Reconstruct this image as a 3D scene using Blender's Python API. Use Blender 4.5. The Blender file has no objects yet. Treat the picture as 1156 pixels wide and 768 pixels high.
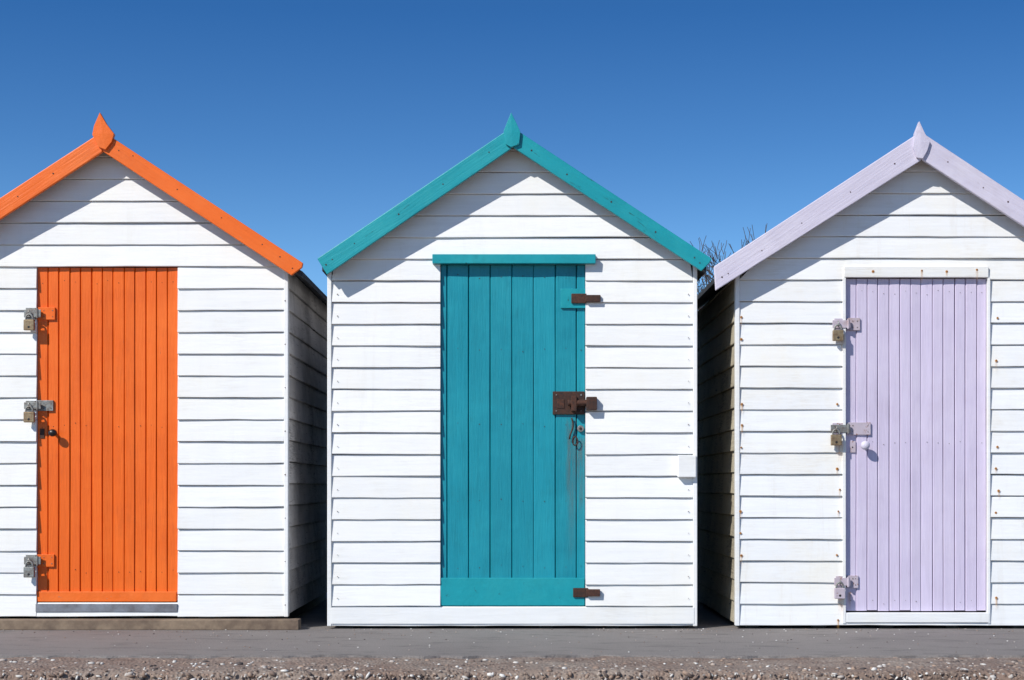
import bpy, math, random
from mathutils import Vector, noise, Quaternion
random.seed(7)
S=208.0; HZ=550.0; CD=9.0; WY=-0.01
CZ=(710-HZ)/S; CAMY=WY-CD
scene=bpy.context.scene

def W(px,py,y=WY):
    s=(y-CAMY)/CD/S
    return ((px-578)*s, CZ+(HZ-py)*s)

# ------------------------------------------------------------ materials
def newmat(name):
    m=bpy.data.materials.new(name); m.use_nodes=True
    nt=m.node_tree; nt.nodes.clear()
    out=nt.nodes.new('ShaderNodeOutputMaterial'); b=nt.nodes.new('ShaderNodeBsdfPrincipled')
    nt.links.new(b.outputs[0],out.inputs[0])
    return m,nt,b,out
def coords(nt,scale=(1,1,1),rot=(0,0,0)):
    tc=nt.nodes.new('ShaderNodeTexCoord'); mp=nt.nodes.new('ShaderNodeMapping')
    vec=tc.outputs['Object']
    if rot!=(0,0,0):
        m0=nt.nodes.new('ShaderNodeMapping'); m0.inputs['Rotation'].default_value=rot
        nt.links.new(vec,m0.inputs[0]); vec=m0.outputs[0]
    mp.inputs['Scale'].default_value=scale
    nt.links.new(vec,mp.inputs[0]); return mp.outputs[0]
def nz(nt,vec,scale,detail=5,rough=.55,dist=0):
    n=nt.nodes.new('ShaderNodeTexNoise'); n.inputs['Scale'].default_value=scale
    n.inputs['Detail'].default_value=detail; n.inputs['Roughness'].default_value=rough
    n.inputs['Distortion'].default_value=dist
    nt.links.new(vec,n.inputs['Vector']); return n.outputs['Fac']
def mr(nt,v,a,b,c=0,d=1):
    n=nt.nodes.new('ShaderNodeMapRange'); n.inputs[1].default_value=a; n.inputs[2].default_value=b
    n.inputs[3].default_value=c; n.inputs[4].default_value=d
    nt.links.new(v,n.inputs[0]); return n.outputs[0]
def mth(nt,op,a,b):
    n=nt.nodes.new('ShaderNodeMath'); n.operation=op
    for i,v in enumerate((a,b)):
        if isinstance(v,(int,float)): n.inputs[i].default_value=v
        else: nt.links.new(v,n.inputs[i])
    return n.outputs[0]
def mix(nt,f,a,b,mode='MIX'):
    n=nt.nodes.new('ShaderNodeMix'); n.data_type='RGBA'; n.blend_type=mode
    for i,v in ((0,f),(6,a),(7,b)):
        if isinstance(v,(int,float)): n.inputs[i].default_value=v
        elif isinstance(v,tuple): n.inputs[i].default_value=(v[0],v[1],v[2],1)
        else: nt.links.new(v,n.inputs[i])
    return n.outputs[2]
def bump(nt,b,h,strength,dist):
    n=nt.nodes.new('ShaderNodeBump'); n.inputs['Strength'].default_value=strength
    n.inputs['Distance'].default_value=dist
    nt.links.new(h,n.inputs['Height']); nt.links.new(n.outputs[0],b.inputs['Normal'])

def paint(name,col,grain='x',chip=0.0,dirt=0.25,dirtcol=(.30,.27,.22),rough=.5,chipcol=(.28,.22,.16),island=.08,fade=None,drip=0,rot=0,fadeamt=.6,bs=.4,gv=.92):
    m,nt,b,_=newmat(name)
    sc={'x':(1,1,14),'z':(14,14,1),'n':(4,4,4)}[grain]
    g=coords(nt,sc,(0,rot,0)); o=coords(nt)
    geo=nt.nodes.new('ShaderNodeNewGeometry')
    r=geo.outputs['Random Per Island']
    gn=nz(nt,g,3.0,4)
    v=mth(nt,'MULTIPLY',mr(nt,r,0,1,1-island,1.0),mr(nt,gn,.3,.7,gv,1.03))
    c=mix(nt,1.0,col,v,'MULTIPLY')
    if fade: c=mix(nt,mr(nt,nz(nt,o,1.9,5,.68),.45,.66,0,fadeamt),c,fade)
    d=mth(nt,'MULTIPLY',mr(nt,nz(nt,o,2.9,5,.7),.50,.72),mr(nt,nz(nt,g,9,3,.6),.4,.62))
    c=mix(nt,mth(nt,'MULTIPLY',d,dirt),c,dirtcol)
    if drip:
        dn=mth(nt,'MULTIPLY',mr(nt,nz(nt,coords(nt,(16,16,.9)),1.3,4,.7),.54,.74),mr(nt,nz(nt,o,1.1,2),.42,.6))
        c=mix(nt,mth(nt,'MULTIPLY',dn,drip),c,dirtcol)
    if chip>0:
        cm=mr(nt,nz(nt,g,5.5,5,.78,.4),.72-chip*.1,.74-chip*.1)
        c=mix(nt,cm,c,chipcol)
    hg=nz(nt,g,7,4,.65)
    nt.links.new(c,b.inputs['Base Color']); b.inputs['Roughness'].default_value=rough
    b.inputs['Specular IOR Level'].default_value=.35
    bump(nt,b,hg,bs,.005)
    return m

M={}
M['white']=paint('white_paint',(.85,.85,.845),'x',chip=.22,dirt=.26,dirtcol=(.52,.48,.40),fade=(.82,.795,.73),island=.07,chipcol=(.55,.51,.45),drip=.12,bs=.24,gv=.96)
M['whiter']=paint('white_paint_rusting',(.83,.835,.84),'x',chip=.28,dirt=.34,dirtcol=(.52,.44,.32),fade=(.80,.765,.68),island=.07,chipcol=(.48,.39,.30),drip=.22,bs=.24,gv=.95)
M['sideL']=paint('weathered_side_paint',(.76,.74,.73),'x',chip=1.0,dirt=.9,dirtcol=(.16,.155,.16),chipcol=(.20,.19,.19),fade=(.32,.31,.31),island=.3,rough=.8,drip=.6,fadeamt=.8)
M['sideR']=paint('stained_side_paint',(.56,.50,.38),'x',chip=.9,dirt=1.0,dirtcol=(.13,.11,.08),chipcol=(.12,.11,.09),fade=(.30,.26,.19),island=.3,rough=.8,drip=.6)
M['orange']=paint('orange_paint',(.86,.140,.009),'z',chip=.35,dirt=.4,dirtcol=(.42,.06,.01),chipcol=(.34,.08,.03),island=.12,rough=.42,fade=(.89,.175,.018))
OT=dict(chip=.5,dirt=.4,dirtcol=(.45,.09,.02),chipcol=(.40,.18,.10),island=.06,rough=.45,fade=(.9,.20,.035))
M['orangex']=paint('orange_trim_paint',(.87,.15,.012),'n',**OT)
TT=dict(chip=.7,dirt=.5,dirtcol=(.01,.14,.16),fade=(.030,.36,.39),chipcol=(.015,.07,.07),island=.06,rough=.42)
M['teal']=paint('teal_paint',(.009,.265,.345),'z',chip=.30,dirt=.6,dirtcol=(.008,.15,.18),fade=(.018,.315,.385),chipcol=(.03,.13,.14),island=.14,rough=.4,drip=.4)
M['tealx']=paint('teal_trim_paint',(.010,.305,.36),'n',**TT)
LT=dict(chip=.45,dirt=.5,dirtcol=(.42,.37,.42),fade=(.70,.66,.74),chipcol=(.38,.30,.27),island=.05,rough=.5)
M['lav']=paint('lavender_paint',(.61,.54,.70),'z',chip=.2,dirt=.4,dirtcol=(.45,.38,.48),fade=(.65,.59,.72),chipcol=(.4,.3,.3),island=.08,rough=.45,drip=.2,bs=.3)
M['lavx']=paint('lavender_trim_paint',(.62,.575,.69),'n',**LT)
M['lavrust']=paint('rusting_lavender_paint',(.52,.46,.54),'n',chip=1.3,dirt=.8,dirtcol=(.30,.17,.12),chipcol=(.28,.13,.07),fade=(.42,.34,.36),rough=.7)
for nm,col,kw in (('orange',(.87,.15,.012),OT),('teal',(.010,.305,.36),TT),('lav',(.62,.575,.69),LT)):
    SL=math.atan(.665)
    M[nm+'_bl']=paint(nm+'_bargeboard_paint',col,'x',rot=SL,**kw)
    M[nm+'_br']=paint(nm+'_bargeboard_paint',col,'x',rot=-SL,**kw)

def simple(name,col,rough=.6,metal=0,var=.4,scale=20,col2=None,bs=.3,bd=.003,det=5):
    m,nt,b,_=newmat(name); o=coords(nt)
    n=nz(nt,o,scale,det,.65)
    c=mix(nt,mr(nt,n,.35,.65),col,col2 if col2 else tuple(x*(1-var) for x in col))
    nt.links.new(c,b.inputs['Base Color']); b.inputs['Roughness'].default_value=rough
    b.inputs['Metallic'].default_value=metal
    bump(nt,b,nz(nt,o,scale*3,3),bs,bd); return m
M['felt']=simple('roofing_felt',(.045,.055,.07),.9,var=.4,scale=15)
M['core']=simple('bare_timber_dark',(.05,.045,.04),.9)
M['rust']=simple('rusty_iron',(.10,.035,.018),.75,.2,scale=60,col2=(.035,.018,.014))
M['darkiron']=simple('dark_iron',(.040,.024,.02),.6,.4,scale=60,col2=(.085,.035,.02))
M['steel']=simple('galvanised_steel',(.30,.32,.31),.55,.5,scale=50,col2=(.17,.14,.12))
M['brass']=simple('aged_brass',(.36,.28,.17),.5,.6,scale=50,col2=(.22,.14,.08))
M['black']=simple('black_plastic',(.015,.012,.012),.35)
M['timber']=simple('weathered_timber',(.26,.19,.13),.9,scale=9,col2=(.13,.09,.065),bs=.6,bd=.006)
M['rustspot']=simple('rust_stain',(.52,.24,.06),.9,scale=60,col2=(.36,.15,.04))
M['nail']=simple('nail_head',(.22,.18,.16),.7,.3,scale=60)
M['bark']=simple('tree_bark',(.095,.070,.060),.95,scale=8)
M['greybase']=simple('grey_painted_step',(.22,.24,.28),.7,scale=10,col2=(.12,.12,.135))

def asphalt():
    m,nt,b,_=newmat('asphalt'); o=coords(nt)
    big=nz(nt,o,.9,5,.6); fine=nz(nt,o,120,3,.7)
    vo=nt.nodes.new('ShaderNodeTexVoronoi'); vo.inputs['Scale'].default_value=110
    nt.links.new(o,vo.inputs['Vector'])
    c=mix(nt,mr(nt,big,.35,.65),(.145,.131,.126),(.20,.182,.172))
    c=mix(nt,mr(nt,fine,.35,.7),c,mix(nt,.5,c,(.34,.30,.28)))
    c=mix(nt,mr(nt,vo.outputs['Distance'],.0,.25,.6,0),c,(.26,.235,.22))
    c=mix(nt,mr(nt,nz(nt,coords(nt,(1,3,1)),3.5,6,.7),.54,.64,0,.5),c,(.08,.072,.068))
    nt.links.new(c,b.inputs['Base Color']); b.inputs['Roughness'].default_value=.92
    bump(nt,b,fine,.8,.008); return m
def aggregate():
    m,nt,b,_=newmat('exposed_aggregate'); o=coords(nt)
    v1=nt.nodes.new('ShaderNodeTexVoronoi'); v1.inputs['Scale'].default_value=60; nt.links.new(o,v1.inputs['Vector'])
    ramp=nt.nodes.new('ShaderNodeValToRGB'); e=ramp.color_ramp.elements
    e[0].color=(.12,.08,.06,1); e[1].color=(.55,.50,.45,1)
    for p,c in ((.25,(.22,.145,.11,1)),(.5,(.31,.20,.15,1)),(.75,(.36,.29,.24,1)),(.9,(.22,.21,.20,1))):
        x=e.new(p); x.color=c
    sep=nt.nodes.new('ShaderNodeSeparateColor'); nt.links.new(v1.outputs['Color'],sep.inputs[0])
    nt.links.new(sep.outputs[0],ramp.inputs[0])
    base=mix(nt,mr(nt,nz(nt,o,2.2,6,.7),.4,.62),(.22,.15,.115),(.32,.26,.215))
    patch=mr(nt,nz(nt,o,3.1,5,.7),.42,.56)
    c=mix(nt,mth(nt,'MULTIPLY',mr(nt,v1.outputs['Distance'],.25,.5,1,0),mth(nt,'ADD',mth(nt,'MULTIPLY',patch,.7),.3)),base,ramp.outputs[0])
    c=mix(nt,mr(nt,nz(nt,o,90,3,.7),.40,.75,0,.6),c,(.08,.06,.05))
    c=mix(nt,mr(nt,nz(nt,coords(nt,(1,4,1)),4.5,6,.75),.52,.62,0,.55),c,(.10,.07,.055))
    nt.links.new(c,b.inputs['Base Color']); b.inputs['Roughness'].default_value=.9
    bump(nt,b,mr(nt,v1.outputs['Distance'],0,.6,1,0),.9,.008); return m
M['asphalt']=asphalt(); M['agg']=aggregate()
M['grass']=simple('grass_ground',(.07,.10,.03),.95,scale=3,col2=(.05,.07,.03),bs=.8,bd=.03)
M['sand']=simple('beach_sand',(.30,.22,.16),.95,scale=4,col2=(.24,.17,.12),bs=.7,bd=.01)
def pebmat():
    m,nt,b,_=newmat('pebbles'); geo=nt.nodes.new('ShaderNodeNewGeometry')
    ramp=nt.nodes.new('ShaderNodeValToRGB'); e=ramp.color_ramp.elements
    e[0].color=(.06,.05,.05,1); e[1].color=(.70,.68,.64,1)
    for p,c in ((.3,(.20,.14,.11,1)),(.55,(.34,.24,.18,1)),(.8,(.44,.41,.38,1))):
        x=e.new(p); x.color=c
    nt.links.new(geo.outputs['Random Per Island'],ramp.inputs[0]); nt.links.new(ramp.outputs[0],b.inputs['Base Color'])
    b.inputs['Roughness'].default_value=.8; return m
M['peb']=pebmat()

def streakmat(name,col,amt):
    m,nt,b,out=newmat(name)
    tc=nt.nodes.new('ShaderNodeTexCoord'); sp=nt.nodes.new('ShaderNodeSeparateXYZ'); nt.links.new(tc.outputs['UV'],sp.inputs[0])
    u=mth(nt,'ABSOLUTE',mth(nt,'SUBTRACT',sp.outputs[0],.5),0)
    mk=mth(nt,'MULTIPLY',mr(nt,u,.0,.5,1,0),mr(nt,sp.outputs[1],0,.9,0,1))
    mk=mth(nt,'MULTIPLY',mk,mr(nt,sp.outputs[1],.93,1,1,0))
    mk=mth(nt,'MULTIPLY',mk,mr(nt,nz(nt,coords(nt,(60,60,5)),1.2,4,.7),.35,.65))
    b.inputs['Base Color'].default_value=(*col,1); b.inputs['Roughness'].default_value=.8
    nt.links.new(mth(nt,'MULTIPLY',mk,amt),b.inputs['Alpha']); return m
M['streak']=streakmat('rust_streak',(.22,.10,.04),.6)
M['streakl']=streakmat('light_rust_streak',(.60,.30,.08),.8)

# ------------------------------------------------------------ mesh helpers
def obj(name,verts,faces,mat,parent=None,bevel=0,smooth=False,recalc=True,seg=2):
    me=bpy.data.meshes.new(name); me.from_pydata(verts,[],faces); me.update()
    if recalc:
        import bmesh
        bm=bmesh.new(); bm.from_mesh(me); bmesh.ops.recalc_face_normals(bm,faces=bm.faces); bm.to_mesh(me); bm.free()
    o=bpy.data.objects.new(name,me); scene.collection.objects.link(o)
    me.materials.append(mat)
    if parent: o.parent=parent
    if smooth:
        for p in me.polygons: p.use_smooth=True
    if bevel>0:
        md=o.modifiers.new('bevel','BEVEL'); md.width=bevel; md.segments=seg; md.limit_method='ANGLE'
    return o
class Acc:
    def __init__(s): s.v=[]; s.f=[]
    def add(s,v,f):
        b=len(s.v); s.v+=v; s.f+=[tuple(i+b for i in q) for q in f]
    def box(s,x0,x1,y0,y1,z0,z1):
        s.add([(x,y,z) for x in (x0,x1) for y in (y0,y1) for z in (z0,z1)],
              [(0,1,3,2),(4,6,7,5),(0,4,5,1),(2,3,7,6),(0,2,6,4),(1,5,7,3)])
    def obj(s,name,mat,parent=None,**k): return obj(name,s.v,s.f,mat,parent,**k)
def prism(name,pts,yf,yb,mat,parent,bevel=.003):
    n=len(pts)
    v=[(x,yf,z) for x,z in pts]+[(x,yb,z) for x,z in pts]
    f=[tuple(range(n)),tuple(range(2*n-1,n-1,-1))]+[(i,(i+1)%n,n+(i+1)%n,n+i) for i in range(n)]
    return obj(name,v,f,mat,parent,bevel=bevel)
def pbox(name,x0,y0,x1,y1,yf,yb,mat,parent,bevel=.002):
    a=W(x0,y0,yf); b=W(x1,y1,yf)
    A=Acc(); A.box(a[0],b[0],yf,yb,b[1],a[1]); return A.obj(name,mat,parent,bevel=bevel)
def cylpts(p1,p2,r,n=14,r2=None):
    p1=Vector(p1);p2=Vector(p2); d=(p2-p1).normalized(); a=d.orthogonal().normalized(); b=d.cross(a)
    r2=r if r2 is None else r2
    v=[]
    for p,rr in ((p1,r),(p2,r2)):
        for i in range(n):
            t=2*math.pi*i/n; v.append(tuple(p+a*math.cos(t)*rr+b*math.sin(t)*rr))
    f=[(i,(i+1)%n,n+(i+1)%n,n+i) for i in range(n)]+[tuple(range(n)),tuple(range(2*n-1,n-1,-1))]
    return v,f
def cyl(name,p1,p2,r,mat,parent,bevel=0.001,r2=None):
    v,f=cylpts(p1,p2,r,16,r2); return obj(name,v,f,mat,parent,bevel=bevel)
def tube(name,pts,r,mat,parent,closed=False,n=8):
    A=[]; F=[]; P=[Vector(p) for p in pts]; m=len(P)
    for i,p in enumerate(P):
        d=((P[(i+1)%m] if (closed or i<m-1) else p)-(P[i-1] if (closed or i>0) else p)).normalized()
        a=d.cross(Vector((0,1,0.01))).normalized(); b=d.cross(a)
        for k in range(n):
            t=2*math.pi*k/n; A.append(tuple(p+a*math.cos(t)*r+b*math.sin(t)*r))
    for i in range(m if closed else m-1):
        j=(i+1)%m
        for k in range(n): F.append((i*n+k,i*n+(k+1)%n,j*n+(k+1)%n,j*n+k))
    if not closed: F+=[tuple(range(n)),tuple((m-1)*n+k for k in range(n))]
    return obj(name,A,F,mat,parent,smooth=True)
def ball(name,c,r,mat,parent,sx=1,sy=1,sz=1,n=20,m=12):
    v=[];f=[]
    for i in range(m+1):
        th=math.pi*i/m
        for k in range(n):
            ph=2*math.pi*k/n
            v.append((c[0]+r*sx*math.sin(th)*math.cos(ph),c[1]+r*sy*math.cos(th),c[2]+r*sz*math.sin(th)*math.sin(ph)))
    for i in range(m):
        for k in range(n): f.append((i*n+k,i*n+(k+1)%n,(i+1)*n+(k+1)%n,(i+1)*n+k))
    return obj(name,v,f,mat,parent,smooth=True)

seed=[0]
def board(A,ul,ur,z0,z1,mapf):
    seed[0]+=1; sd=seed[0]*3.71
    gap=random.uniform(.0010,.0030); oo=random.uniform(-.0012,.0014); tilt=random.uniform(-.0022,.0022)
    L=max(abs(ur(z0)-ul(z0)),abs(ur(z1)-ul(z1)))
    n=max(2,int(L/.05)); zt=z1-gap
    prof=[(zt,-.028),(zt,.0020+oo*.5),(zt-.006,.0050+oo*.5),(z0+.003,.0150+oo),(z0,.0135+oo),(z0,-.028)]
    k=len(prof); v=[]; f=[]
    for i in range(n+1):
        t=i/n
        for j,(z,o) in enumerate(prof):
            u=ul(z)+(ur(z)-ul(z))*t
            wz=.0024*noise.noise(Vector((u*1.3,sd,0)))+.0016*noise.noise(Vector((u*7,sd,4)))+tilt*(t-.5)
            wo=.0034*noise.noise(Vector((u*1.7,sd,9.0)))+.0010*noise.noise(Vector((u*8,sd,2.0)))
            if j>=3: zz=z+wz
            else: zz=z-abs(wz)*.4
            v.append(mapf(u,o+(wo if 0<j<5 else 0),zz))
    for i in range(n):
        for j in range(k):
            a=i*k+j; b=i*k+(j+1)%k; f.append((a,b,b+k,a+k))
    f.append(tuple(range(k))); f.append(tuple(n*k+j for j in range(k-1,-1,-1)))
    A.add(v,f)

def nails(name,lst,r,mat,parent,n=8):
    A=Acc()
    for x,z,y in lst:
        v,f=cylpts((x,y,z),(x,y+.004,z),r*random.uniform(.7,1.25),n); A.add(v,f)
    return A.obj(name,mat,parent)
def decal(E,x0,z0,x1,z1,y,mat):
    o=obj('rust_streak',[(x0,y,z0),(x1,y,z0),(x1,y,z1),(x0,y,z1)],[(0,1,2,3)],mat,E,recalc=False)
    uv=o.data.uv_layers.new(name='UV')
    for l,c in zip(uv.data,((0,0),(1,0),(1,1),(0,1))): l.uv=c

# ------------------------------------------------------------ hut
def hut(P):
    E=bpy.data.objects.new('beach_hut',None); scene.collection.objects.link(E)
    cx,_=W(P['cx'],0); half=P['half']/S
    zb=W(0,P['bot'])[1]; zA=W(0,P['gable_apex'])[1]; k=P['k']
    depth=2.45
    xl=cx-half; xr=cx+half
    ct=.024
    def hw(z): return min(half-ct, max(.004,(zA-z)/k))
    L=lambda z: cx-hw(z); R=lambda z: cx+hw(z)
    mapF=lambda u,o,z:(u,-o,z)
    dx0,dz1=W(P['door'][0],P['door'][1]); dx1,dz0=W(P['door'][2],P['door'][3])
    A=Acc()
    pitch=P['pitch']/S; zs=[zb, zb+P['first']/S]
    while zs[-1]+pitch<zA-.01: zs.append(zs[-1]+pitch)
    zs.append(zA-.012)
    fm=lambda c:(lambda z:c)
    for a,b in zip(zs[:-1],zs[1:]):
        if b-a<.02: continue
        if b<=dz0+.003 or a>=dz1-.003: board(A,L,R,a,b,mapF)
        elif a<dz1<b:
            board(A,L,fm(dx0),a,b,mapF); board(A,fm(dx1),R,a,b,mapF)
            if b-dz1>.01: board(A,fm(dx0),fm(dx1),dz1,b,mapF)
        elif a<dz0<b:
            board(A,L,fm(dx0),a,b,mapF); board(A,fm(dx1),R,a,b,mapF)
            if dz0-a>.012: board(A,fm(dx0),fm(dx1),a,dz0,mapF)
        else:
            board(A,L,fm(dx0),a,b,mapF); board(A,fm(dx1),R,a,b,mapF)
    A.obj('front_wall_boards',P['wall'],E)
    zE=zA-k*half
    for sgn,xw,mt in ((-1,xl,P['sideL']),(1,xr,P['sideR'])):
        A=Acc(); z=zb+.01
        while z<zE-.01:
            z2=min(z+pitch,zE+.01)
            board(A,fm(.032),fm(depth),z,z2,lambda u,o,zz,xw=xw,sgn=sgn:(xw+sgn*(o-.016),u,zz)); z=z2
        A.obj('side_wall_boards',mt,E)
    A=Acc()
    for a,b in zip(zs[:-1],zs[1:]):
        if b-a>.02: board(A,L,R,a,b,lambda u,o,z:(u,depth+o,z))
    A.obj('back_wall_boards',P['sideL'],E)
    c=.045
    pts=[(xl+c,zb-.003),(xr-c,zb-.003),(xr-c,zE-.02),(cx,zA-.04),(xl+c,zE-.02)]
    prism('inner_frame',pts,.047,depth-.03,M['core'],E,0)
    A=Acc()
    for a,b in ((xl,xl+ct-.001),(xr-ct+.001,xr)):
        A.box(a,b,-.019,.030,zb-.002,zE+.03); A.box(a,b,depth-.0,depth+.03,zb-.002,zE)
    A.obj('corner_posts',P['wall'],E,bevel=.003)
    A=Acc()
    for i in range(6):
        x=xl+.10+i*(2*half-.2)/5
        A.box(x-.035,x+.035,.03,depth-.05,-.001,zb-.004)
    A.box(xl+.06,xr-.06,.30,.36,0.0,zb-.005)
    A.obj('floor_bearers',M['core'],E)
    yf=-.118; yb=-.094
    for nm,pp,mm in (('bargeboard_left',P['bl'],'_bl'),('bargeboard_right',P['br'],'_br')):
        prism(nm,[W(x,y,yf) for x,y in pp],yf,yb,M[P['tn']+mm],E,.004)
    o_=[W(x,y,-.135) for x,y in P['fin']]; n=len(o_)
    mx=sum(p[0] for p in o_)/n; mz=sum(p[1] for p in o_)/n
    v=[(x,-.134,z_) for x,z_ in o_]+[(x,-.10,z_) for x,z_ in o_]+[(mx,-.137,mz)]
    f=[(i,(i+1)%n,2*n) for i in range(n)]+[(i,(i+1)%n,n+(i+1)%n,n+i) for i in range(n)]+[tuple(range(n,2*n))]
    obj('finial',v,f,P['trim'],E,bevel=.0015)
    ax,az=W(P['roof'][0],P['roof'][1],yf); ex_l=W(P['roof'][2],P['roof'][3],yf); ex_r=W(P['roof'][4],P['roof'][5],yf)
    for e in (ex_l,ex_r):
        t=.030
        pts=[(ax,az),e,(e[0],e[1]-t),(ax,az-t*1.25)]
        prism('roof_felt',pts,yb+.002,depth+.12,M['felt'],E,0)
    yd=.010
    A=Acc(); xs=[W(x,0)[0] for x in P['planks']]
    for a,b in zip(xs[:-1],xs[1:]):
        g=random.uniform(.0006,.0020); ch=.0035; o=random.uniform(-.0018,.0018); bw=random.uniform(-.0015,.0015)
        v=[]
        zz0,zz1=dz0+.006+random.uniform(0,.005),dz1-.005
        for i in range(9):
            zc=zz0+(zz1-zz0)*i/8; w=.0020*noise.noise(Vector((a*9,zc*2,3)))
            for x,y in ((a+g,yd+.03),(a+g,yd+ch*1.3),(a+g+ch,yd+o+bw),(b-g-ch,yd+o-bw),(b-g,yd+ch*1.3),(b-g,yd+.03)): v.append((x+w,y,zc))
        f=[tuple(range(6)),tuple(48+j for j in range(6))]
        for i in range(8):
            for j in range(6):
                p=i*6+j;q=i*6+(j+1)%6; f.append((p,q,q+6,p+6))
        A.add(v,f)
    A.obj('door_planks',P['door_mat'],E)
    A=Acc(); A.box(dx0+.001,dx1-.001,yd+.028,.046,dz0,dz1); A.obj('door_back',M['core'],E)
    return E

def pad(E,px,py,w=11,h=13,mat='brass',y=-.03):
    X,Z=W(px,py,y); s=1/S
    w*=s;h*=s
    pts=[]
    for i in range(13):
        t=math.pi*i/12; pts.append((X+math.cos(t)*w*.32,y,Z-w*.35+math.sin(t)*w*.36))
    pts=[(X+w*.32,y,Z-w*.35-h*.35)]+pts+[(X-w*.32,y,Z-w*.35-h*.35)]
    tube('padlock_shackle',pts,w*.085,M['steel'],E)
    A=Acc(); A.box(X-w/2,X+w/2,y-.011,y+.011,Z-w*.5-h,Z-w*.5)
    A.obj('padlock_body',M[mat],E,bevel=.004,seg=3)
    cyl('padlock_keyway',(X,y-.0115,Z-w*.5-h*.7),(X,y-.008,Z-w*.5-h*.7),w*.12,M['black'],E)
def hasp(E,x0,x1,xp,py,hh,plate,strap,padmat='brass',pack=None):
    pbox('hasp_plate',xp,py-hh,x1,py+hh,-.004,.012,plate,E,.0015)
    pbox('hasp_strap',x0,py-hh*.62,xp+4,py+hh*.62,-.027,-.021,strap,E,.0015)
    pbox('hasp_packing',x0+2,py-hh*.9,xp-2,py+hh*.9,-.0205,-.004,pack or strap,E,.001)
    X,Z=W(xp+1,0)[0],W(0,py)[1]
    cyl('hasp_hinge_pin',(X,-.026,Z-hh*.8/S),(X,-.026,Z+hh*.8/S),.006,strap,E)
    xs,_=W(x0+6,0,-.03)
    tube('hasp_staple',[(xs+.0,-.02,Z+.012),(xs,-.044,Z+.012),(xs,-.05,Z),(xs,-.044,Z-.012),(xs,-.02,Z-.012)],.003,M['steel'],E)
    nails('hasp_screws',[(W(xp+5+q,0)[0],Z+s_*hh*.5/S,-.006) for q in (2,max(4,(x1-xp)-8)) for s_ in (-1,1)],.003,M['nail'],E)
    pad(E,x0+6,py+1,12,12,padmat,y=-.047)

# ---------- left hut (orange)
pl=[41]+[41+160*(i/13)+random.uniform(-.6,.6) for i in range(1,13)]+[201]
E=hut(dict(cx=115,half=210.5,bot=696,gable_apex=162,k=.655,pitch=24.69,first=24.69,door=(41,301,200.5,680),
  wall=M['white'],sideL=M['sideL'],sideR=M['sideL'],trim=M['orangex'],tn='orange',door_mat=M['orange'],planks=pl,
  bl=[(113,150),(-122,303),(-109,319),(115,172),(119,160)],br=[(114,147),(342,297),(341,302),(329,311),(116,171)],
  fin=[(112.5,127),(120,140),(128.5,151),(126,160),(119,169),(111,166),(104,152),(106,142)],
  roof=(115,156,-117,309,341,306)))
pbox('door_kickboard',41,668,199,679.5,-.002,.009,M['orangex'],E,.003)
pbox('door_step_board',40,682,200,691,-.018,.02,M['greybase'],E,.002)
pbox('base_plank',-140,700,337,711.5,-.09,.02,M['timber'],E,.004)
for py,hh,x1 in ((354,7,62),(458,6,60),(633,7,61)):
    hasp(E,27,x1,42,py,hh,M['orangex'] if py!=458 else M['steel'],M['steel'],'brass' if py!=633 else 'steel')
X,Z=W(61,489); ball('door_knob',(X,-.038,Z),.024,M['black'],E,1,.75,.85); cyl('knob_stem',(X,-.03,Z),(X,.012,Z),.009,M['black'],E)
pbox('keyhole_plate',45,484,50,495,.004,.012,M['darkiron'],E,.001)
nails('wall_nails',[(W(323,0)[0]-.004,W(0,y)[1],-.0205) for y in range(340,690,49)],.0035,M['nail'],E)
nails('bargeboard_nails',[(*W(x,y,-.118),-.1195) for x,y in ((134,170),(150,176),(200,214),(250,246),(296,276),(316,290),(330,303),(60,196),(20,222))],.004,M['darkiron'],E)
nails('door_nails',[(W((a+b)/2,0)[0],W(0,y)[1]+random.uniform(-.012,.012),.0075) for a,b in zip(pl[:-1],pl[1:]) for y in (318,480,645) if random.random()<.7],.0020,M['rust'],E)

# ---------- centre hut (teal)
pl=[497,504.5,529,553.5,578,602.5,627,651,661]
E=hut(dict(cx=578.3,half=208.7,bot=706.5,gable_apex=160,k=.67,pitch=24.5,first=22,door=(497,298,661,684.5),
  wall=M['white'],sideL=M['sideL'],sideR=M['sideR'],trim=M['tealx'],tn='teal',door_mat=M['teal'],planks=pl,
  bl=[(577,144),(358,292),(369,310),(577,168)],br=[(579,144),(803.5,292),(801,297),(792,306),(580,167)],
  fin=[(577,127),(583,139),(587.5,149),(586,163),(577,166),(571,163),(568.5,148),(572,139)],
  roof=(578,149,363,299,798,300)))
pbox('door_header',488,287,672.5,297.5,-.050,.0,M['tealx'],E,.003)
pbox('door_bottom_rail',497,652.5,660,684,-.006,.009,M['tealx'],E,.003)
pbox('bolt_backplate',633,326,662,348,-.004,.009,M['tealx'],E,.002)
pbox('strap_bolt',645,331.5,662,342.5,-.016,-.005,M['rust'],E,.003)
pbox('strap_keeper',661,333,678,341,-.032,-.015,M['darkiron'],E,.003)
pbox('lock_plate',624,442,660,468,-.006,.009,M['darkiron'],E,.002)
a=W(641,455,-.03);b=W(673,455,-.03)
cyl('lock_bolt',(a[0],-.03,a[1]),(b[0],-.03,b[1]),.018,M['rust'],E,.004)
pbox('lock_bracket',645,447,651,464,-.05,-.006,M['rust'],E,.002)
pbox('lock_keeper',662,448,674,463,-.052,-.014,M['darkiron'],E,.004)
pbox('lock_label',629,451,637,461,-.009,-.005,M['rust'],E,.001)
nails('lock_screws',[(*W(x,y,-.006),-.009) for x in (628,656) for y in (446,464)],.004,M['steel'],E)
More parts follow.
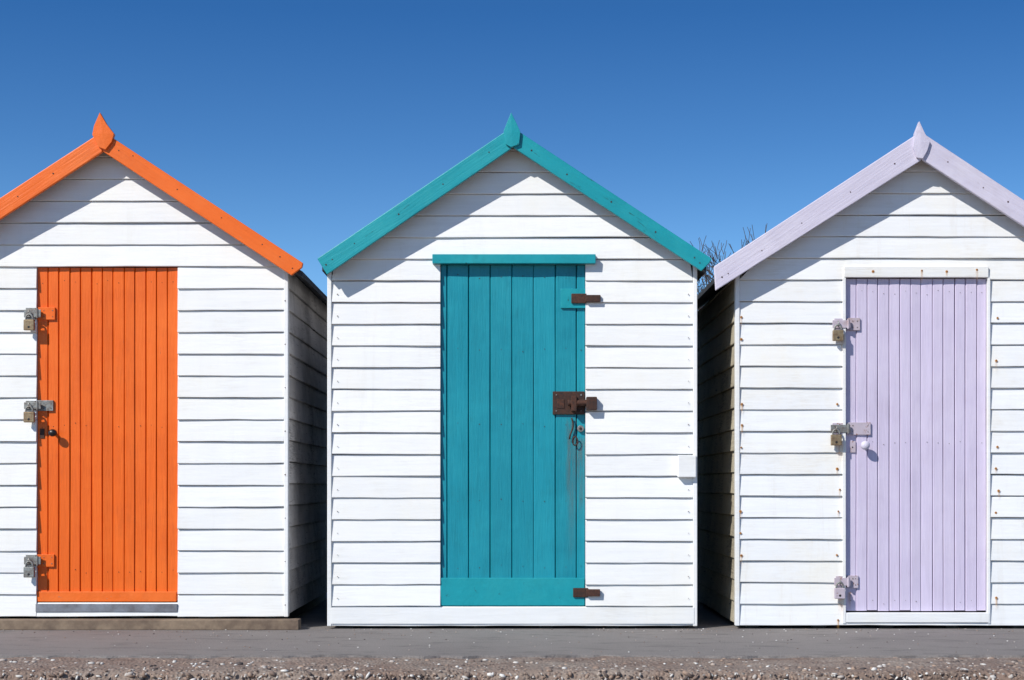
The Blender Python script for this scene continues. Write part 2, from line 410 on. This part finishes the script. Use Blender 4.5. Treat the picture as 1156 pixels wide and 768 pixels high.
X,Z=W(655.5,484); cyl('cylinder_lock',(X,-.006,Z),(X,.012,Z),.018,M['steel'],E,.002); cyl('cylinder_core',(X,-.009,Z),(X,-.005,Z),.008,M['darkiron'],E)
pts=[(*W(645+2*math.sin(i*.6),472+i*3,0),) for i in range(9)]
tube('hook_rod',[(p[0],-.008,p[1]) for p in pts],.0045,M['darkiron'],E)
cxx,czz=W(649,498,0); tube('hook_ring',[(cxx+.014*math.cos(t*.5236),-.012,czz+.024*math.sin(t*.5236)) for t in range(12)],.0035,M['darkiron'],E,closed=True)
pbox('bottom_bolt',647,664,664,674.5,-.018,-.006,M['darkiron'],E,.003)
pbox('bottom_keeper',662,665.5,677.5,673.5,-.034,-.014,M['rust'],E,.003)
pbox('switch_box',765.5,514,786,539,-.05,-.010,M['white'],E,.004)
pbox('base_board',374,686,784,704.5,-.0215,-.0175,M['white'],E,.0015)
nails('bargeboard_nails',[(*W(x,y,-.118),-.1195) for x,y in ((600,170),(640,197),(690,228),(740,262),(784,291),(790,297),(552,172),(500,208),(450,242),(400,275),(375,293),(368,299))],.004,M['darkiron'],E)
nails('door_nails',[(W((a+b)/2,0)[0],W(0,y)[1]+random.uniform(-.012,.012),.0075) for a,b in zip(pl[:-1],pl[1:]) for y in (312,395,480,565,640)],.0024,M['darkiron'],E)
nails('wall_nails',[(W(x,0)[0],W(0,700-24.5*i)[1],-.0190) for x in (381,777) for i in range(0,16)],.0024,M['nail'],E)
def streak(E,x0,y0,x1,y1,y,m='streak'):
    a=W(x0,y0,y);b=W(x1,y1,y); decal(E,a[0],b[1],b[0],a[1],y,M[m])
streak(E,637,468,652,640,.0070); streak(E,649,492,662,600,.0067)

# ---------- right hut (lavender)
pl=[955,967.5,980,992,1005,1017,1029.5,1041,1054,1066,1079,1091,1104,1115]
E=hut(dict(cx=1040,half=210,bot=706,gable_apex=172,k=.66,pitch=24.4,first=24,door=(955,313.5,1115,691.5),
  wall=M['whiter'],sideL=M['sideR'],sideR=M['sideL'],trim=M['lavx'],tn='lav',door_mat=M['lav'],planks=pl,
  bl=[(1039,149),(806,301),(808,328),(1040,181)],br=[(1040,149),(1272,303),(1270,330),(1041,180)],
  fin=[(1038,137),(1044,150),(1050,160),(1047,170),(1042,179),(1035,178),(1031,166),(1033,150)],
  roof=(1040,156,811,309,1268,309)))
pbox('door_header',953,301,1116,313,-.023,.01,M['whiter'],E,.002)
pbox('door_sill',955.5,692,1117,703,-.024,.02,M['whiter'],E,.003)
pbox('door_jamb',951.5,313.5,954.8,704,-.0215,.01,M['whiter'],E,.001)
pbox('door_jamb',1115.3,313.5,1118,704,-.0215,.01,M['whiter'],E,.001)
for py,x0,x1,pm in ((366,940,971,'brass'),(484,938,983,'brass'),(657,942,969,'lavrust')):
    hasp(E,x0,x1,956,py,7,M['lavrust'],M['steel'] if py==484 else M['lavrust'],pm,M['lavrust'])
X,Z=W(975.5,503); ball('door_knob',(X,-.04,Z),.025,M['lavx'],E,1,.8,1); cyl('knob_stem',(X,-.03,Z),(X,.012,Z),.01,M['lavx'],E)
pbox('keyhole_plate',960,498,966,511,.003,.012,M['lavrust'],E,.001); X,Z=W(963,505); cyl('keyhole',(X,.0015,Z),(X,.004,Z),.004,M['black'],E)
rs=[]
for i in range(15):
    for x in (837,946,1125):
        if random.random()<.62: rs.append((W(x+random.uniform(-2,2),0)[0],W(0,700-24.4*i+random.uniform(-1,1))[1],-.0190))
rs+=[(W(x,0)[0],W(0,y)[1],-.025) for x,y in ((985,307),(1040,306),(1068,307),(1102,305))]
nails('rusty_nails',rs,.0064,M['rustspot'],E)
nails('nail_heads',[(x+.001,z,y-.001) for x,z,y in rs],.0026,M['rust'],E)
for x,z,y in rs:
    if random.random()<.65:
        h=random.uniform(.03,.08); decal(E,x-.008,z-h,x+.008,z,y+.0005,M['streakl'])
for x,y0,y1 in ((950,376,400),(948,495,530),(950,668,700),(960,668,690)):
    streak(E,x-5,y0,x+5,y1,-.024 if x<955 else .007,'streakl')
nails('bargeboard_nails',[(*W(x,y,-.118),-.1195) for x,y in ((1010,185),(960,217),(905,252),(860,283),(822,309),(815,313),(1070,183),(1110,212),(1138,228))],.004,M['rust'],E)
nails('door_nails',[(W((a+b)/2,0)[0],W(0,y)[1]+random.uniform(-.012,.012),.0075) for a,b in zip(pl[:-1],pl[1:]) for y in (330,500,680) if random.random()<.7],.0020,M['nail'],E)

# ------------------------------------------------------------ ground
xs=[-300,-100,-40,-15,-8,-6]+[-5+.025*i for i in range(401)]+[6,8,15,40,100,300]
ys_edge=-1.42
v=[];f=[]
for i,x in enumerate(xs):
    e=ys_edge+.04*noise.noise(Vector((x*1.6,0,0)))+.03*noise.noise(Vector((x*11,3,0)))
    v+=[(x,8,0),(x,.6,0),(x,-.6,0.0),(x,e+.02,0),(x,e,-.003),(x,e-.004,-.02)]
for i in range(len(xs)-1):
    for j in range(5): a=i*6+j; f.append((a,a+1,a+7,a+6))
obj('promenade_pavement',v,f,M['asphalt'],recalc=False)
prof=[(-1.30,-.012)]+[(-1.36-.031*i,-.010) for i in range(19)]+[(-1.945,-.012),(-1.962,-.018),(-1.974,-.030),(-1.980,-.045)]+[(-1.982,-.06-.02*i) for i in range(8)]+[(-1.985,-.3),(-1.99,-.95)]
k=len(prof); v=[];f=[]
for x in xs:
    for j,(y,z) in enumerate(prof):
        dz=.006*noise.noise(Vector((x*3,y*5,1)))+.005*noise.noise(Vector((x*14,y*14,z*14)))
        dy=0
        if y<-1.9: dy=.03*noise.noise(Vector((x*2.5,0,5)))+.016*noise.noise(Vector((x*12,z*12,7)))
        v.append((x,y+dy,min(z+dz-.002,-.004)))
for i in range(len(xs)-1):
    for j in range(k-1): a=i*k+j; f.append((a,a+1,a+1+k,a+k))
obj('seawall_kerb',v,f,M['agg'],recalc=False,smooth=True)
t=(1+5**.5)/2
iv=[Vector(q).normalized() for q in ((-1,t,0),(1,t,0),(-1,-t,0),(1,-t,0),(0,-1,t),(0,1,t),(0,-1,-t),(0,1,-t),(t,0,-1),(t,0,1),(-t,0,-1),(-t,0,1))]
iF=[(0,11,5),(0,5,1),(0,1,7),(0,7,10),(0,10,11),(1,5,9),(5,11,4),(11,10,2),(10,7,6),(7,1,8),(3,9,4),(3,4,2),(3,2,6),(3,6,8),(3,8,9),(4,9,5),(2,4,11),(6,2,10),(8,6,7),(9,8,1)]
A=Acc()
for i in range(8500):
    x=random.uniform(-4.6,4.6)
    dens=noise.noise(Vector((x*.6,2,0)))
    top=(i%3>0)
    if top: y=-1.99+.56*random.random()**2
    else: y=random.uniform(-1.99,-1.965)
    top=y>-1.955
    z=-.013 if top else random.uniform(-.10,-.022)
    if top and random.random()>.45+dens: continue
    if (not top) and random.random()<.2: continue
    y2=y if top else -1.978+.03*noise.noise(Vector((x*2.5,0,5)))
    r=random.uniform(.003,.009) if random.random()<.82 else random.uniform(.009,.015)
    sx,sy,sz=random.uniform(.8,1.6),random.uniform(.7,1.2),random.uniform(.4,.8)
    a=random.uniform(0,6.28); ca,sa=math.cos(a),math.sin(a)
    vv=[]
    for q in iv:
        X_,Y_,Z_=q.x*r*sx,q.y*r*sy,q.z*r*sz
        if top: vv.append((x+X_*ca-Y_*sa,y2+X_*sa+Y_*ca,z+Z_))
        else: vv.append((x+X_*ca-Z_*sa,y2+Y_,z+X_*sa+Z_*ca))
    A.add(vv,iF)
for i in range(700):
    x=random.uniform(-4.6,4.6); y=-.03-1.3*random.random()**2.2; r=random.uniform(.0015,.0045)
    a=random.uniform(0,6.28); ca,sa=math.cos(a),math.sin(a)
    A.add([(x+q.x*r*1.3*ca-q.y*r*sa,y+q.x*r*1.3*sa+q.y*r*ca,r*.4+q.z*r*.7) for q in iv],iF)
A.obj('kerb_pebbles',M['peb'],None,smooth=True,recalc=False)
def sheet(name,x0,x1,y0,y1,z,mat): obj(name,[(x0,y0,z),(x1,y0,z),(x1,y1,z),(x0,y1,z)],[(0,1,2,3)],mat,recalc=False)
sheet('grass_ground',-1500,1500,-1.2,1500,-.03,M['grass'])
sheet('beach_ground',-1500,1500,-1500,-1.9,-.86,M['sand'])

# ------------------------------------------------------------ bare tree
random.seed(21)
D=28.0; ty=CAMY+D
V=[];F=[]
TW=.0055
def seg(p,q,r1,r2,n):
    v_,f_=cylpts(p,q,r1,n,r2); b=len(V); V.extend(v_); F.extend([tuple(i+b for i in g) for g in f_[:-2]])
MAXL=6
def grow(p,d,L,r,lev):
    n=3
    for i in range(n):
        d=(d+Vector((random.gauss(0,.12),random.gauss(0,.12),random.gauss(.05,.06)))).normalized()
        q=p+d*L/n; r2=max(r*.86,TW*.8)
        seg(p,q,r,r2,7 if lev<3 else 3); p=q; r=r2
        if lev>=1 and lev<MAXL and (i<n-1):
            a=d.orthogonal().normalized(); a.rotate(Quaternion(d,random.uniform(0,6.28)))
            grow(p,(d+a*random.uniform(.6,1.0)).normalized(),L*.62,max(r*.55,TW),lev+1 if lev>1 else lev+2)
    if lev<MAXL:
        for _ in range(5 if lev<1 else (3 if lev<3 else 2)):
            a=d.orthogonal().normalized(); a.rotate(Quaternion(d,random.uniform(0,6.28)))
            grow(p,(d+a*random.uniform(.35,.85)+Vector((0,0,.08))).normalized(),L*random.uniform(.68,.82),max(r*.68,TW),lev+1)
grow(Vector((0,0,0)),Vector((0,0,1)),1.35,.13,0)
zz=sorted(v[2] for v in V); zt=zz[int(len(zz)*.965)]
zt_w=CZ+(HZ-289)/S*D/CD; sc=zt_w/zt
top=[v for v in V if v[2]>zt-.35]; cxm=sum(v[0] for v in top)/len(top)
tx=(783-578)/S*D/CD
V=[((v[0]-cxm)*sc+tx,v[1]*sc+ty,v[2]*sc-.03) for v in V]
obj('bare_tree',V,F,M['bark'],recalc=False,smooth=True)

# ------------------------------------------------------------ light
sd=Vector((-1,-1,1.12)).normalized(); el=math.asin(sd.z)
w=bpy.data.worlds.new('World'); scene.world=w; w.use_nodes=True
nt=w.node_tree; nt.nodes.clear()
out=nt.nodes.new('ShaderNodeOutputWorld'); bg=nt.nodes.new('ShaderNodeBackground'); sky=nt.nodes.new('ShaderNodeTexSky')
sky.sky_type='NISHITA'; sky.sun_disc=False; sky.sun_elevation=el; sky.sun_rotation=math.radians(225)
sky.air_density=1.0; sky.dust_density=.2; sky.ozone_density=2.5; sky.altitude=200
bg.inputs['Strength'].default_value=.10
tc=nt.nodes.new('ShaderNodeTexCoord'); mp=nt.nodes.new('ShaderNodeMapping')
mp.inputs['Scale'].default_value=(1,1,2.2)
nm=nt.nodes.new('ShaderNodeVectorMath'); nm.operation='NORMALIZE'
nt.links.new(tc.outputs['Generated'],mp.inputs[0]); nt.links.new(mp.outputs[0],nm.inputs[0]); nt.links.new(nm.outputs[0],sky.inputs['Vector'])
sp=nt.nodes.new('ShaderNodeSeparateXYZ'); nt.links.new(tc.outputs['Generated'],sp.inputs[0])
rp=nt.nodes.new('ShaderNodeValToRGB'); e=rp.color_ramp.elements
def half(c): return tuple(x/2 for x in c)+(1,)
e[0].position=0.0; e[0].color=half((1.5,1.7,1.7)); e[1].position=.8; e[1].color=half((.50,.75,1.0))
for p_,c_ in ((.13,(1.00,1.50,1.74)),(.20,(.64,1.19,1.60)),(.275,(.37,.94,1.46))):
    x=e.new(p_); x.color=half(c_)
nt.links.new(sp.outputs[2],rp.inputs[0])
m1=nt.nodes.new('ShaderNodeVectorMath'); m1.operation='MULTIPLY'; nt.links.new(sky.outputs[0],m1.inputs[0]); nt.links.new(rp.outputs[0],m1.inputs[1])
m2=nt.nodes.new('ShaderNodeVectorMath'); m2.operation='SCALE'; m2.inputs[3].default_value=2.0; nt.links.new(m1.outputs[0],m2.inputs[0])
nt.links.new(m2.outputs[0],bg.inputs[0]); nt.links.new(bg.outputs[0],out.inputs[0])
sl=bpy.data.lights.new('sun','SUN'); sl.energy=4.8; sl.angle=math.radians(.5); sl.color=(1,.965,.90)
so=bpy.data.objects.new('sun',sl); scene.collection.objects.link(so); so.rotation_euler=(-sd).to_track_quat('-Z','Y').to_euler(); so.location=(-10,-10,12)

cam=bpy.data.cameras.new('camera'); co=bpy.data.objects.new('camera',cam); scene.collection.objects.link(co)
cam.sensor_width=36; cam.lens=36*CD/(1156/S); cam.shift_y=(HZ-384)/1156; cam.clip_end=5000
co.location=(0,CAMY,CZ); co.rotation_euler=(math.radians(90),0,0); scene.camera=co
scene.view_settings.view_transform='Standard'; scene.view_settings.look='None'; scene.view_settings.exposure=0
